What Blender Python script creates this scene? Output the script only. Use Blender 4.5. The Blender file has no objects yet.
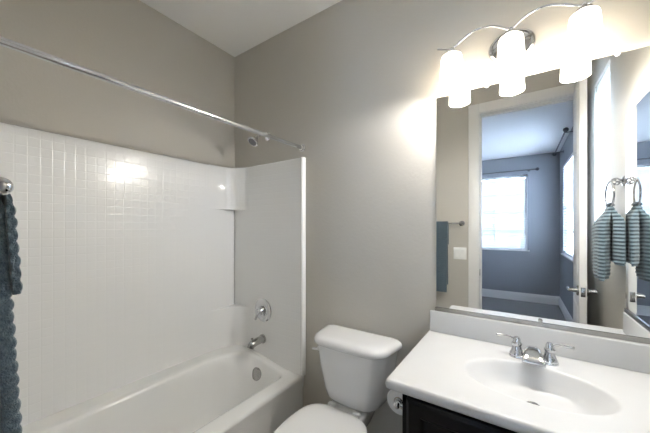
import bpy, bmesh, math, random
from mathutils import Vector, Matrix
random.seed(4)
PI = math.pi
S = bpy.context.scene
COL = S.collection

# ------------------------------------------------------------------ camera
cam_d = bpy.data.cameras.new('camera')
cam_d.sensor_width = 36.0
cam_d.lens = 284.0 / 650.0 * 36.0
cam_d.shift_y = 11.5 / 650.0
cam_d.clip_start = 0.02
cam = bpy.data.objects.new('camera', cam_d)
cam.location = (0, 0, 1.38)
cam.rotation_euler = (PI / 2, 0, math.radians(34.5))
COL.objects.link(cam)
S.camera = cam

# ------------------------------------------------------------------ world
SKY = 21.0
w = bpy.data.worlds.new('sky')
S.world = w
w.use_nodes = True
bg = w.node_tree.nodes['Background']
bg.inputs['Color'].default_value = (0.58, 0.70, 1.0, 1)
bg.inputs['Strength'].default_value = SKY

# portals: they only guide the sampling of the sky through each window
def portal(loc, rot, sx, sy):
    l = bpy.data.lights.new('window_portal', 'AREA')
    l.shape = 'RECTANGLE'; l.size = sx; l.size_y = sy
    l.cycles.is_portal = True
    o = bpy.data.objects.new('window_portal', l)
    o.location = loc; o.rotation_euler = rot
    COL.objects.link(o)
portal((-0.42, -3.66, 1.675), (PI / 2, 0, 0), 1.1, 1.5)
portal((0.70, -2.36, 1.675), (PI / 2, 0, PI / 2), 1.5, 1.5)
portal((0.70, 0.47, 1.79), (PI / 2, 0, PI / 2), 0.45, 1.2)

LAMP_W = 4.6          # each vanity bulb
LAMP_COL = (1.0, 0.975, 0.935)
SHADE_EMIT = 1.0

S.view_settings.view_transform = 'Standard'
S.view_settings.look = 'None'
S.view_settings.gamma = 1.0
S.view_settings.use_curve_mapping = False
S.view_settings.exposure = 1.36
S.cycles.max_bounces = 14
S.cycles.diffuse_bounces = 8
S.cycles.glossy_bounces = 8
S.cycles.transmission_bounces = 8
S.cycles.transparent_max_bounces = 16
S.cycles.caustics_reflective = True
S.cycles.sample_clamp_indirect = 8.0

# ------------------------------------------------------------------ materials
def mat(name, col, rough=0.5, metal=0.0, coat=0.0, spec=0.5):
    m = bpy.data.materials.new(name)
    m.use_nodes = True
    b = m.node_tree.nodes['Principled BSDF']
    b.inputs['Base Color'].default_value = (*col, 1)
    b.inputs['Roughness'].default_value = rough
    b.inputs['Metallic'].default_value = metal
    b.inputs['Coat Weight'].default_value = coat
    b.inputs['Coat Roughness'].default_value = 0.08
    b.inputs['Specular IOR Level'].default_value = spec
    return m

def nodes(m):
    nt = m.node_tree
    return nt, nt.nodes, nt.links, nt.nodes['Principled BSDF']

def add_noise_bump(m, scale, strength, dist=0.002, detail=3.0):
    nt, N, L, b = nodes(m)
    tc = N.new('ShaderNodeTexCoord')
    nz = N.new('ShaderNodeTexNoise')
    nz.inputs['Scale'].default_value = scale
    nz.inputs['Detail'].default_value = detail
    bp = N.new('ShaderNodeBump')
    bp.inputs['Strength'].default_value = strength
    bp.inputs['Distance'].default_value = dist
    L.new(tc.outputs['Object'], nz.inputs['Vector'])
    L.new(nz.outputs['Fac'], bp.inputs['Height'])
    L.new(bp.outputs['Normal'], b.inputs['Normal'])
    return nz

def add_col_noise(m, c0, c1, scale, detail=4.0, lo=0.35, hi=0.65):
    nt, N, L, b = nodes(m)
    tc = N.new('ShaderNodeTexCoord')
    nz = N.new('ShaderNodeTexNoise')
    nz.inputs['Scale'].default_value = scale
    nz.inputs['Detail'].default_value = detail
    cr = N.new('ShaderNodeValToRGB')
    cr.color_ramp.elements[0].position = lo
    cr.color_ramp.elements[0].color = (*c0, 1)
    cr.color_ramp.elements[1].position = hi
    cr.color_ramp.elements[1].color = (*c1, 1)
    L.new(tc.outputs['Object'], nz.inputs['Vector'])
    L.new(nz.outputs['Fac'], cr.inputs['Fac'])
    L.new(cr.outputs['Color'], b.inputs['Base Color'])

M = {}
M['paint'] = mat('greige_wall_paint', (0.535, 0.51, 0.46), 0.55, spec=0.35)
add_noise_bump(M['paint'], 75, 0.22, 0.004, 2.0)
M['bedpaint_dim'] = mat('dimmed_bedroom_wall_paint', (0.30, 0.315, 0.34), 0.6, spec=0.3)  # wall paint made darker and bluer: dim cool daylight put into the colour
add_noise_bump(M['bedpaint_dim'], 75, 0.2, 0.004, 2.0)
M['ceiling'] = mat('white_ceiling_paint', (0.90, 0.895, 0.885), 0.8)
add_noise_bump(M['ceiling'], 60, 0.2, 0.004)
M['trim'] = mat('white_trim_enamel', (0.80, 0.79, 0.77), 0.35)
M['door'] = mat('white_door_enamel', (0.80, 0.79, 0.77), 0.32)
M['carpet'] = mat('grey_carpet', (0.12, 0.12, 0.125), 0.95, spec=0.1)
add_col_noise(M['carpet'], (0.17, 0.165, 0.16), (0.30, 0.29, 0.285), 220)
M['tilefloor'] = mat('beige_floor_tile', (0.34, 0.29, 0.23), 0.4)
add_col_noise(M['tilefloor'], (0.48, 0.45, 0.40), (0.56, 0.53, 0.48), 9)
M['acrylic'] = mat('white_acrylic', (0.86, 0.86, 0.85), 0.22, coat=0.3)
M['tub'] = mat('white_tub_enamel', (0.84, 0.84, 0.825), 0.25, coat=0.3)
M['china'] = mat('white_vitreous_china', (0.82, 0.82, 0.82), 0.12, coat=0.5)
M['seat'] = mat('white_seat_plastic', (0.84, 0.84, 0.83), 0.25)
M['marble'] = mat('white_cultured_marble', (0.83, 0.825, 0.805), 0.34, coat=0.12)
add_col_noise(M['marble'], (0.64, 0.64, 0.638), (0.67, 0.67, 0.668), 5)
M['chrome'] = mat('polished_chrome', (0.66, 0.67, 0.69), 0.07, 1.0)
M['nickel'] = mat('brushed_nickel', (0.44, 0.435, 0.425), 0.24, 1.0)
M['mirror'] = mat('mirror_silver', (0.93, 0.945, 0.945), 0.0, 1.0)
M['mirror_edge'] = mat('mirror_glass_edge', (0.25, 0.29, 0.29), 0.1)
M['espresso'] = mat('espresso_stained_wood', (0.0045, 0.0042, 0.0055), 0.28, spec=0.22)
M['dark'] = mat('dark_void', (0.01, 0.01, 0.01), 0.6)
M['paper'] = mat('tissue_paper', (0.82, 0.82, 0.81), 0.95, spec=0.1)
add_noise_bump(M['paper'], 160, 0.3, 0.001)
M['card'] = mat('cardboard_core', (0.35, 0.27, 0.19), 0.9)
M['switch'] = mat('white_switch_plastic', (0.85, 0.85, 0.83), 0.3)
M['blind'] = mat('white_blind_slat', (0.83, 0.83, 0.82), 0.45)
M['blind_thin'] = bpy.data.materials.new('thin_translucent_blind_slat'); M['blind_thin'].use_nodes = True
nt, N, L, b = nodes(M['blind_thin'])
b.inputs['Base Color'].default_value = (0.83, 0.83, 0.82, 1); b.inputs['Roughness'].default_value = 0.5
tl = N.new('ShaderNodeBsdfTranslucent'); tl.inputs[0].default_value = (0.92, 0.93, 0.93, 1)
mx = N.new('ShaderNodeMixShader'); mx.inputs[0].default_value = 0.15
L.new(b.outputs[0], mx.inputs[1]); L.new(tl.outputs[0], mx.inputs[2]); L.new(mx.outputs[0], N['Material Output'].inputs[0])
M['vinyl'] = mat('white_window_vinyl', (0.82, 0.82, 0.82), 0.4)
M['rodmetal'] = mat('pewter_curtain_rod', (0.16, 0.16, 0.17), 0.35, 1.0)
M['steel'] = mat('dull_strike_steel', (0.20, 0.19, 0.18), 0.35, 1.0)
M['towel'] = mat('slate_teal_terry', (0.070, 0.115, 0.145), 0.95, spec=0.1)
add_noise_bump(M['towel'], 420, 0.9, 0.003, 4.0)
nt, N, L, b = nodes(M['towel'])
tc = N.new('ShaderNodeTexCoord'); nz = N.new('ShaderNodeTexNoise')
nz.inputs['Scale'].default_value = 160; nz.inputs['Detail'].default_value = 3
cr = N.new('ShaderNodeValToRGB')
cr.color_ramp.elements[0].position = 0.3; cr.color_ramp.elements[0].color = (0.050, 0.076, 0.100, 1)
cr.color_ramp.elements[1].position = 0.7; cr.color_ramp.elements[1].color = (0.108, 0.150, 0.182, 1)
L.new(tc.outputs['Object'], nz.inputs['Vector']); L.new(nz.outputs['Fac'], cr.inputs['Fac'])
L.new(cr.outputs['Color'], b.inputs['Base Color'])
b.inputs['Sheen Weight'].default_value = 0.4

def stripe_towel():
    m = mat('striped_teal_terry', (0.2, 0.3, 0.33), 0.95, spec=0.1)
    add_noise_bump(m, 380, 0.8, 0.003)
    nt, N, L, b = nodes(m)
    at = N.new('ShaderNodeAttribute'); at.attribute_name = 'stripe'
    cr = N.new('ShaderNodeValToRGB')
    e = cr.color_ramp.elements
    e[0].position = 0.30; e[0].color = (0.045, 0.066, 0.083, 1)
    e[1].position = 0.70; e[1].color = (0.165, 0.222, 0.25, 1)
    L.new(at.outputs['Fac'], cr.inputs['Fac'])
    L.new(cr.outputs['Color'], b.inputs['Base Color'])
    b.inputs['Sheen Weight'].default_value = 0.3
    return m
M['stripe'] = stripe_towel()

def tile_mat(name, axis, col, pitch=0.0435):
    """moulded acrylic with a grid of small squares pressed in"""
    m = mat(name, col, 0.2, coat=0.35)
    nt, N, L, b = nodes(m)
    tc = N.new('ShaderNodeTexCoord'); sp = N.new('ShaderNodeSeparateXYZ')
    L.new(tc.outputs['Object'], sp.inputs[0])
    outs = []
    for ax in axis:
        d = N.new('ShaderNodeMath'); d.operation = 'PINGPONG'
        d.inputs[1].default_value = pitch / 2
        L.new(sp.outputs[ax], d.inputs[0])
        r = N.new('ShaderNodeMapRange')
        r.interpolation_type = 'SMOOTHSTEP'
        r.inputs['From Min'].default_value = 0.0
        r.inputs['From Max'].default_value = 0.0038
        L.new(d.outputs[0], r.inputs['Value'])
        outs.append(r.outputs['Result'])
    mn = N.new('ShaderNodeMath'); mn.operation = 'MINIMUM'
    L.new(outs[0], mn.inputs[0]); L.new(outs[1], mn.inputs[1])
    bp = N.new('ShaderNodeBump')
    bp.inputs['Strength'].default_value = 0.22
    bp.inputs['Distance'].default_value = 0.0022
    L.new(mn.outputs[0], bp.inputs['Height'])
    L.new(bp.outputs['Normal'], b.inputs['Normal'])
    return m
M['tile_side'] = tile_mat('moulded_tile_acrylic_long', ('Y', 'Z'), (0.86, 0.86, 0.85))
M['tile_end'] = tile_mat('moulded_tile_acrylic_end', ('X', 'Z'), (0.86, 0.86, 0.85))

def glass_mat():
    m = bpy.data.materials.new('clear_window_glass'); m.use_nodes = True
    nt = m.node_tree; N = nt.nodes; L = nt.links
    N.remove(N['Principled BSDF'])
    out = N['Material Output']
    tr = N.new('ShaderNodeBsdfTransparent'); tr.inputs[0].default_value = (0.94, 0.97, 0.96, 1)
    gl = N.new('ShaderNodeBsdfGlossy'); gl.inputs['Roughness'].default_value = 0.02
    mx = N.new('ShaderNodeMixShader'); mx.inputs[0].default_value = 0.06
    L.new(tr.outputs[0], mx.inputs[1]); L.new(gl.outputs[0], mx.inputs[2])
    L.new(mx.outputs[0], out.inputs[0])
    return m
M['glass'] = glass_mat()

def shade_mat():
    m = bpy.data.materials.new('frosted_lit_glass'); m.use_nodes = True
    nt = m.node_tree; N = nt.nodes; L = nt.links
    N.remove(N['Principled BSDF'])
    out = N['Material Output']
    df = N.new('ShaderNodeBsdfDiffuse'); df.inputs[0].default_value = (0.9, 0.88, 0.84, 1)
    tl = N.new('ShaderNodeBsdfTranslucent'); tl.inputs[0].default_value = (0.97, 0.94, 0.88, 1)
    mx = N.new('ShaderNodeMixShader'); mx.inputs[0].default_value = 0.6
    em = N.new('ShaderNodeEmission'); em.inputs[0].default_value = (1.0, 0.955, 0.89, 1)
    em.inputs[1].default_value = SHADE_EMIT
    ad = N.new('ShaderNodeAddShader')
    L.new(df.outputs[0], mx.inputs[1]); L.new(tl.outputs[0], mx.inputs[2])
    L.new(mx.outputs[0], ad.inputs[0]); L.new(em.outputs[0], ad.inputs[1])
    L.new(ad.outputs[0], out.inputs[0])
    return m
M['shade'] = shade_mat()
def emit_mat(name, col, s):
    m = bpy.data.materials.new(name); m.use_nodes = True
    b = m.node_tree.nodes['Principled BSDF']
    b.inputs['Emission Color'].default_value = (*col, 1)
    b.inputs['Emission Strength'].default_value = s
    return m
M['bulb'] = emit_mat('lit_bulb', (1.0, 0.90, 0.74), 6.0)
M['ground'] = mat('pale_desert_ground', (0.42, 0.38, 0.33), 0.9)
add_col_noise(M['ground'], (0.36, 0.33, 0.28), (0.46, 0.42, 0.37), 0.8)

# ------------------------------------------------------------------ helpers
WLOC = {}
def finish(bm, ang=35):
    bmesh.ops.remove_doubles(bm, verts=bm.verts, dist=1e-5)
    bmesh.ops.recalc_face_normals(bm, faces=bm.faces)
    a = math.radians(ang)
    for f in bm.faces: f.smooth = True
    for e in bm.edges:
        if len(e.link_faces) == 2:
            e.smooth = e.calc_face_angle(0) < a
        else:
            e.smooth = False

def obj(name, bm, m, parent=None, loc=None, ang=35, recalc=True):
    """world-space bmesh -> one mesh object (origin at its base, or at the parent's)"""
    if recalc: finish(bm, ang)
    if parent is not None:
        wl = WLOC[parent.name]
    elif loc is not None:
        wl = Vector(loc)
    else:
        xs = [v.co for v in bm.verts]
        wl = Vector(((min(c.x for c in xs) + max(c.x for c in xs)) / 2,
                     (min(c.y for c in xs) + max(c.y for c in xs)) / 2,
                     min(c.z for c in xs)))
    bmesh.ops.translate(bm, verts=bm.verts, vec=-wl)
    me = bpy.data.meshes.new(name)
    bm.to_mesh(me); bm.free()
    me.materials.append(m)
    o = bpy.data.objects.new(name, me)
    COL.objects.link(o)
    if parent is not None:
        o.parent = parent
    else:
        o.location = wl
    WLOC[o.name] = wl
    return o

def thing(name, label, cat, loc, group=None):
    o = bpy.data.objects.new(name, None)
    o.empty_display_size = 0.05
    COL.objects.link(o)
    o.location = loc
    WLOC[o.name] = Vector(loc)
    return tag(o, label, cat, group)

def tag(o, label, cat, group=None):
    o['label'] = label; o['category'] = cat
    if group: o['group'] = group
    return o

def struct(o, label=None):
    o['kind'] = 'structure'
    if label: o['label'] = label
    return o

def nb(): return bmesh.new()

def box(bm, x0, x1, y0, y1, z0, z1, bev=0.0, seg=2):
    r = bmesh.ops.create_cube(bm, size=1.0)
    vs = r['verts']
    for v in vs:
        v.co = Vector(((x0 + x1) / 2 + v.co.x * (x1 - x0), (y0 + y1) / 2 + v.co.y * (y1 - y0), (z0 + z1) / 2 + v.co.z * (z1 - z0)))
    if bev > 0:
        es = list({e for v in vs for e in v.link_edges})
        bmesh.ops.bevel(bm, geom=es, offset=bev, segments=seg, profile=0.5, affect='EDGES')
    return bm

def frame_for(d):
    d = d.normalized()
    up = Vector((0, 0, 1)) if abs(d.z) < 0.9 else Vector((1, 0, 0))
    a = d.cross(up).normalized(); b = a.cross(d).normalized()
    return a, b

def loft(bm, loops, cap0=True, cap1=True, closed=True):
    rows = [[bm.verts.new(p) for p in lp] for lp in loops]
    n = len(rows[0])
    for i in range(len(rows) - 1):
        for j in range(n if closed else n - 1):
            k = (j + 1) % n
            try: bm.faces.new((rows[i][j], rows[i][k], rows[i + 1][k], rows[i + 1][j]))
            except ValueError: pass
    if cap0: bm.faces.new(list(reversed(rows[0])))
    if cap1: bm.faces.new(rows[-1])
    return rows

def tube(bm, pts, r, n=14, caps=True, flat=1.0):
    pts = [Vector(p) for p in pts]
    rs = r if isinstance(r, (list, tuple)) else [r] * len(pts)
    loops = []
    pa = None
    for i, p in enumerate(pts):
        d = (pts[min(i + 1, len(pts) - 1)] - pts[max(i - 1, 0)]).normalized()
        if pa is None:
            a, b = frame_for(d)
        else:
            a = (pa - d * pa.dot(d)).normalized(); b = a.cross(d).normalized()
        pa = a
        loops.append([p + a * math.cos(2 * PI * k / n) * rs[i] + b * math.sin(2 * PI * k / n) * rs[i] * flat for k in range(n)])
    loft(bm, loops, caps, caps)
    return bm

def lathe(bm, origin, axis, prof, n=32, caps=True):
    """prof: list of (distance along axis, radius)"""
    o = Vector(origin); d = Vector(axis).normalized()
    a, b = frame_for(d)
    loops = [[o + d * t + (a * math.cos(2 * PI * k / n) + b * math.sin(2 * PI * k / n)) * max(r, 1e-4) for k in range(n)] for t, r in prof]
    loft(bm, loops, caps, caps)
    return bm

def ball(bm, c, r, n=20):
    prof = [(-r * math.cos(PI * i / 12), r * math.sin(PI * i / 12)) for i in range(13)]
    return lathe(bm, c, (0, 0, 1), prof, n)

def smooth_path(pts, k=8):
    """Catmull-Rom"""
    P = [Vector(p) for p in pts]
    P = [P[0] * 2 - P[1]] + P + [P[-1] * 2 - P[-2]]
    out = []
    for i in range(1, len(P) - 2):
        for j in range(k):
            t = j / k
            p0, p1, p2, p3 = P[i - 1], P[i], P[i + 1], P[i + 2]
            out.append(0.5 * ((2 * p1) + (p2 - p0) * t + (2 * p0 - 5 * p1 + 4 * p2 - p3) * t * t + (3 * p1 - p0 - 3 * p2 + p3) * t ** 3))
    out.append(P[-2])
    return out

def rr(x0, x1, y0, y1, rad, n=8, m=6):
    """rounded rectangle, ccw, corner radii (x0y0, x1y0, x1y1, x0y1)"""
    if not isinstance(rad, (list, tuple)): rad = [rad] * 4
    cs = [((x0 + rad[0], y0 + rad[0]), PI, rad[0]), ((x1 - rad[1], y0 + rad[1]), 1.5 * PI, rad[1]),
          ((x1 - rad[2], y1 - rad[2]), 0.0, rad[2]), ((x0 + rad[3], y1 - rad[3]), 0.5 * PI, rad[3])]
    arcs = []
    for (c, a0, r) in cs:
        arcs.append([(c[0] + r * math.cos(a0 + PI / 2 * i / n), c[1] + r * math.sin(a0 + PI / 2 * i / n)) for i in range(n + 1)])
    out = []
    for i in range(4):
        out += arcs[i]
        p, q = arcs[i][-1], arcs[(i + 1) % 4][0]
        for j in range(1, m):
            t = j / m
            out.append((p[0] + (q[0] - p[0]) * t, p[1] + (q[1] - p[1]) * t))
    return out

def wall(name, axis, c0, c1, u0, u1, z0, z1, holes, m):
    """wall slab between c0 and c1 on its normal axis, with rectangular holes (ua, ub, za, zb)"""
    us = sorted({u0, u1, *[h[0] for h in holes], *[h[1] for h in holes]})
    zs = sorted({z0, z1, *[h[2] for h in holes], *[h[3] for h in holes]})
    bm = nb()
    def solid(i, j):
        if not (0 <= i < len(us) - 1 and 0 <= j < len(zs) - 1): return False
        uc, zc = (us[i] + us[i + 1]) / 2, (zs[j] + zs[j + 1]) / 2
        return not any(h[0] < uc < h[1] and h[2] < zc < h[3] for h in holes)
    def P(c, u, z): return (c, u, z) if axis == 'x' else (u, c, z)
    def q(*ps): bm.faces.new([bm.verts.new(p) for p in ps])
    for i in range(len(us) - 1):
        for j in range(len(zs) - 1):
            if not solid(i, j): continue
            a, b_, c, d = us[i], us[i + 1], zs[j], zs[j + 1]
            for cc in (c0, c1): q(P(cc, a, c), P(cc, b_, c), P(cc, b_, d), P(cc, a, d))
            if not solid(i - 1, j): q(P(c0, a, c), P(c1, a, c), P(c1, a, d), P(c0, a, d))
            if not solid(i + 1, j): q(P(c0, b_, c), P(c1, b_, c), P(c1, b_, d), P(c0, b_, d))
            if not solid(i, j - 1): q(P(c0, a, c), P(c1, a, c), P(c1, b_, c), P(c0, b_, c))
            if not solid(i, j + 1): q(P(c0, a, d), P(c1, a, d), P(c1, b_, d), P(c0, b_, d))
    o = obj(name, bm, m)
    return struct(o)

# ------------------------------------------------------------------ the rooms
XL, XR, YF, YB, ZC = -1.931, 0.436, -0.03, 1.5, 2.781      # bathroom
BX0, BX1, BY0, BY1 = -2.6, 0.58, -3.543, -0.15            # bedroom beyond the door
DX0, DX1, DZ = -0.315, 0.390, 2.45                        # door opening

wall('wall_left', 'x', XL - 0.12, XL, YF - 0.12, YB + 0.12, 0, ZC, [], M['paint'])
wall('wall_back', 'y', YB, YB + 0.12, XL, XR, 0, ZC, [], M['paint'])
wall('wall_front', 'y', BY1, YF, XL, XR, 0, ZC, [(DX0 - 0.018, DX1 + 0.018, 0, DZ + 0.018)], M['paint'])
WBY0, WBY1, WBZ0, WBZ1 = 0.25, 0.66, 1.22, 2.38           # bathroom window
wall('wall_right', 'x', XR, 0.70, YF - 0.12, YB + 0.12, 0, ZC, [(WBY0, WBY1, WBZ0, WBZ1)], M['paint'])
bm = nb(); box(bm, XL - 0.12, 0.70, YF - 0.06, YB + 0.12, -0.10, 0.0)
struct(obj('floor', bm, M['tilefloor']))
bm = nb(); box(bm, XL - 0.12, 0.70, YF - 0.12, YB + 0.12, ZC, ZC + 0.1)
struct(obj('ceiling', bm, M['ceiling']))
# bedroom shell
FW = (-0.957, 0.115, 0.965, 2.39)                         # far window (x0, x1, z0, z1)
SW = (-3.06, -1.66, 0.965, 2.40)                          # side window (y0, y1, z0, z1)
wall('wall_bedroom_far', 'y', BY0 - 0.15, BY0, BX0 - 0.12, BX1 + 0.12, 0, 2.74, [FW], M['bedpaint_dim'])
wall('wall_bedroom_side', 'x', BX1, BX1 + 0.12, BY0, BY1, 0, 2.74, [SW], M['bedpaint_dim'])
wall('wall_bedroom_end', 'x', BX0 - 0.12, BX0, BY0, BY1 + 0.12, 0, 2.74, [], M['bedpaint_dim'])
wall('wall_bedroom_near', 'y', BY1, BY1 + 0.12, BX0, XL - 0.12, 0, 2.74, [], M['bedpaint_dim'])
bm = nb(); box(bm, BX0 - 0.12, BX1 + 0.12, BY0 - 0.15, YF - 0.06, -0.10, 0.004)
struct(obj('floor_bedroom', bm, M['carpet']))
bm = nb(); box(bm, BX0 - 0.12, BX1 + 0.12, BY0 - 0.15, BY1, 2.74, 2.84)
struct(obj('ceiling_bedroom', bm, M['ceiling']))
bm = nb(); box(bm, -40, 40, -45, 30, -0.6, -0.5)
struct(obj('ground', bm, M['ground']))

def baseboard(name, p0, p1, nrm, h=0.155, t=0.016):
    """profiled board from p0 to p1 along the floor; nrm points into the room"""
    prof = [(0, 0), (t, 0), (t, h * 0.68), (t * 0.7, h * 0.74), (t * 0.75, h * 0.84), (t * 0.4, h * 0.92), (t * 0.35, h), (0, h)]
    p0, p1, nv = Vector(p0), Vector(p1), Vector(nrm)
    bm = nb()
    loft(bm, [[p + nv * a + Vector((0, 0, b)) for a, b in prof] for p in (p0, p1)])
    return struct(obj(name, bm, M['trim'], ang=20))
baseboard('baseboard_bedroom_far', (BX0, BY0, 0.004), (BX1, BY0, 0.004), (0, 1, 0))
baseboard('baseboard_bedroom_side', (BX1, BY0, 0.004), (BX1, BY1, 0.004), (-1, 0, 0))
baseboard('baseboard_back', (-1.19, YB, 0), (-0.332, YB, 0), (0, -1, 0), 0.11)
baseboard('baseboard_front', (-1.19, YF, 0), (DX0 - 0.095, YF, 0), (0, 1, 0), 0.11)
baseboard('baseboard_right', (XR, YF, 0), (XR, 0.94, 0), (-1, 0, 0), 0.11)

# door casing + jamb
CW = 0.092
def casing(name, yw, sgn):
    """stepped casing on one face of the front wall"""
    bm = nb()
    t = 0.019
    for (x0, x1, z0, z1) in ((DX0 - CW, DX0 - 0.004, 0, DZ + CW), (DX1 + 0.004, DX1 + 0.044, 0, DZ + CW), (DX0 - 0.004, DX1 + 0.004, DZ + 0.004, DZ + CW)):
        box(bm, x0, x1, min(yw, yw + sgn * t), max(yw, yw + sgn * t), z0, z1, 0.004)
    return struct(obj(name, bm, M['trim']))
casing('trim_1', YF, 1)
casing('trim_2', BY1, -1)
bm = nb()
box(bm, DX0 - 0.018, DX0, BY1, YF, 0, DZ + 0.018)
box(bm, DX1, DX1 + 0.018, BY1, YF, 0, DZ + 0.018)
box(bm, DX0, DX1, BY1, YF, DZ, DZ + 0.018)
box(bm, DX0, DX0 + 0.011, BY1 + 0.02, BY1 + 0.05, 0, DZ, 0.002)          # stops
box(bm, DX1 - 0.011, DX1, BY1 + 0.02, BY1 + 0.05, 0, DZ, 0.002)
box(bm, DX0, DX1, BY1 + 0.02, BY1 + 0.05, DZ - 0.011, DZ, 0.002)
jamb = struct(obj('trim_3', bm, M['trim']))
bm = nb(); box(bm, DX0 - 0.001, DX0 + 0.002, YF - 0.047, YF - 0.012, 0.93, 0.99, 0.0008)
obj('strike_plate', bm, M['steel'], jamb)

# the open door, swung into the bathroom against the right wall
DLX0, DLX1, DLY0, DLY1, DLZ0, DLZ1 = 0.352, 0.387, -0.026, 0.624, 0.012, 2.44
bm = nb()
box(bm, DLX0, DLX1, DLY0, DLY1, DLZ0, DLZ1, 0.0015)
door = struct(obj('door_1', bm, M['door'], loc=(DLX1, DLY0, DLZ0)))
for sx, xf in ((-1, DLX0), (1, DLX1)):
    for (z0, z1) in ((0.20, 0.86), (1.06, 2.32)):
        bm = nb()
        a = [[Vector((xf + sx * d, y, z)) for y, z in rr(DLY0 + 0.11 + o, DLY1 - 0.11 - o, z0 + o, z1 - o, 0.004, 2, 1)] for d, o in ((0.0, 0), (0.006, 0.008), (0.006, 0.02), (0.001, 0.034), (0.001, 0.06), (0.005, 0.075))]
        loft(bm, a, False, True)
        obj('panel', bm, M['door'], door)
for sx, xf in ((-1, DLX0), (1, DLX1)):
    bm = nb()
    yh, zh = DLY1 - 0.06, 0.978
    lathe(bm, (xf, yh, zh), (sx, 0, 0), [(0, 0.032), (0.006, 0.032), (0.011, 0.026), (0.012, 0.012), (0.045, 0.011), (0.05, 0.012)])
    tube(bm, smooth_path([(xf + sx * 0.045, yh + 0.006, zh), (xf + sx * 0.05, yh - 0.03, zh + 0.003), (xf + sx * 0.05, yh - 0.075, zh + 0.001), (xf + sx * 0.046, yh - 0.11, zh - 0.006)]), 0.0085, 12)
    obj('door_handle', bm, M['nickel'], door)
bm = nb(); box(bm, DLX0 + 0.006, DLX1 - 0.006, DLY1 - 0.001, DLY1 + 0.0015, 0.95, 1.008, 0.0006)
box(bm, DLX0 + 0.011, DLX1 - 0.011, DLY1, DLY1 + 0.011, 0.969, 0.988, 0.002)
obj('latch_plate', bm, M['nickel'], door)
for z in (0.25, 1.0, 1.75, 2.25):
    bm = nb(); lathe(bm, (DLX1 + 0.004, DLY0 - 0.006, z - 0.045), (0, 0, 1), [(0, 0.006), (0.09, 0.006)], 12)
    obj('hinge', bm, M['nickel'], door)

door.rotation_euler.z = math.radians(4.1)

# ------------------------------------------------------------------ windows + blinds
def window(n, axis, cw, sgn, u0, u1, z0, z1, cols, rows, depth, sill=True):
    """vinyl double-hung window set `depth` behind the wall face cw; sgn: direction to the outside"""
    def B(bm, ua, ub, da, db, za, zb, bev=0.002):
        ca, cb = sorted((cw + sgn * da, cw + sgn * db))
        if axis == 'y': box(bm, ua, ub, ca, cb, za, zb, bev)
        else: box(bm, ca, cb, ua, ub, za, zb, bev)
    bm = nb(); B(bm, u0 + 0.03, u1 - 0.03, depth + 0.018, depth + 0.022, z0 + 0.03, z1 - 0.03, 0)
    o = struct(obj('window_%d' % n, bm, M['glass']))
    bm = nb(); f = 0.038
    for (a, b_, c, d) in ((u0, u0 + f, z0, z1), (u1 - f, u1, z0, z1), (u0 + f, u1 - f, z0, z0 + f), (u0 + f, u1 - f, z1 - f, z1)):
        B(bm, a, b_, depth, depth + 0.04, c, d)
    zm = (z0 + z1) / 2
    B(bm, u0 + f, u1 - f, depth + 0.002, depth + 0.038, zm - 0.022, zm + 0.022)
    obj('window_frame', bm, M['vinyl'], o)
    bm = nb()
    for i in range(1, cols):
        u = u0 + (u1 - u0) * i / cols
        B(bm, u - 0.018, u + 0.018, depth + 0.004, depth + 0.03, z0 + f, z1 - f)
    for i in range(1, rows):
        z = z0 + (z1 - z0) * i / rows
        if abs(z - zm) < 0.05: continue
        B(bm, u0 + f, u1 - f, depth + 0.005, depth + 0.029, z - 0.018, z + 0.018)
    if cols > 1 or rows > 2: obj('muntins', bm, M['vinyl'], o)
    else: bm.free()
    if sill:
        bm = nb(); B(bm, u0 - 0.03, u1 + 0.03, -0.03, depth, z0 - 0.02, z0 + 0.001, 0.003)
        obj('window_sill', bm, M['trim'], o)
    return o

def blind(axis, c, u0, u1, z0, z1, label, tilt=18, pitch=0.043, wd=0.05, slat='blind', hd=0.028):
    """horizontal blind hanging in the reveal, slats centred on plane c"""
    base = ((u0 + u1) / 2, c, z0) if axis == 'y' else (c, (u0 + u1) / 2, z0)
    t = thing('window_blind', label, 'blind', base)
    def P(u, d, z): return (u, c + d, z) if axis == 'y' else (c + d, u, z)
    def B(bm, ua, ub, da, db, za, zb, bev=0.002):
        if axis == 'y': box(bm, ua, ub, c + da, c + db, za, zb, bev)
        else: box(bm, c + da, c + db, ua, ub, za, zb, bev)
    bm = nb(); B(bm, u0, u1, -hd, hd, z1 - 0.045, z1)
    obj('headrail', bm, M['blind'], t)
    bm = nb(); B(bm, u0, u1, -hd * 0.85, hd * 0.85, z0, z0 + 0.016)
    obj('bottom_rail', bm, M['blind'], t)
    bm = nb(); n = int((z1 - 0.05 - z0 - 0.02) / pitch)
    ct, st = math.cos(math.radians(tilt)), math.sin(math.radians(tilt))
    for k in range(n):
        z = z0 + 0.036 + k * pitch
        prof = []
        for s in (-1, -0.5, 0, 0.5, 1): prof.append((s * wd / 2, 0.0025 * (1 - s * s) + 0.0013))
        for s in (1, 0.5, 0, -0.5, -1): prof.append((s * wd / 2, 0.0025 * (1 - s * s) - 0.0013))
        loft(bm, [[Vector(P(u, a * ct - b_ * st, z + a * st + b_ * ct)) for a, b_ in prof] for u in (u0 + 0.003, u1 - 0.003)])
    obj('slats', bm, M[slat], t, ang=50)
    m_ = max(2, int(round((u1 - u0) / 0.5)) + 1)
    bm = nb()
    for i in range(m_):
        u = u0 + 0.08 + (u1 - u0 - 0.16) * i / (m_ - 1)
        for d in (-0.026, 0.026):
            tube(bm, [P(u, d, z0 + 0.01), P(u, d, z1 - 0.03)], 0.0012, 6)
    obj('ladder_cords', bm, M['blind'], t)
    return t

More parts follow.
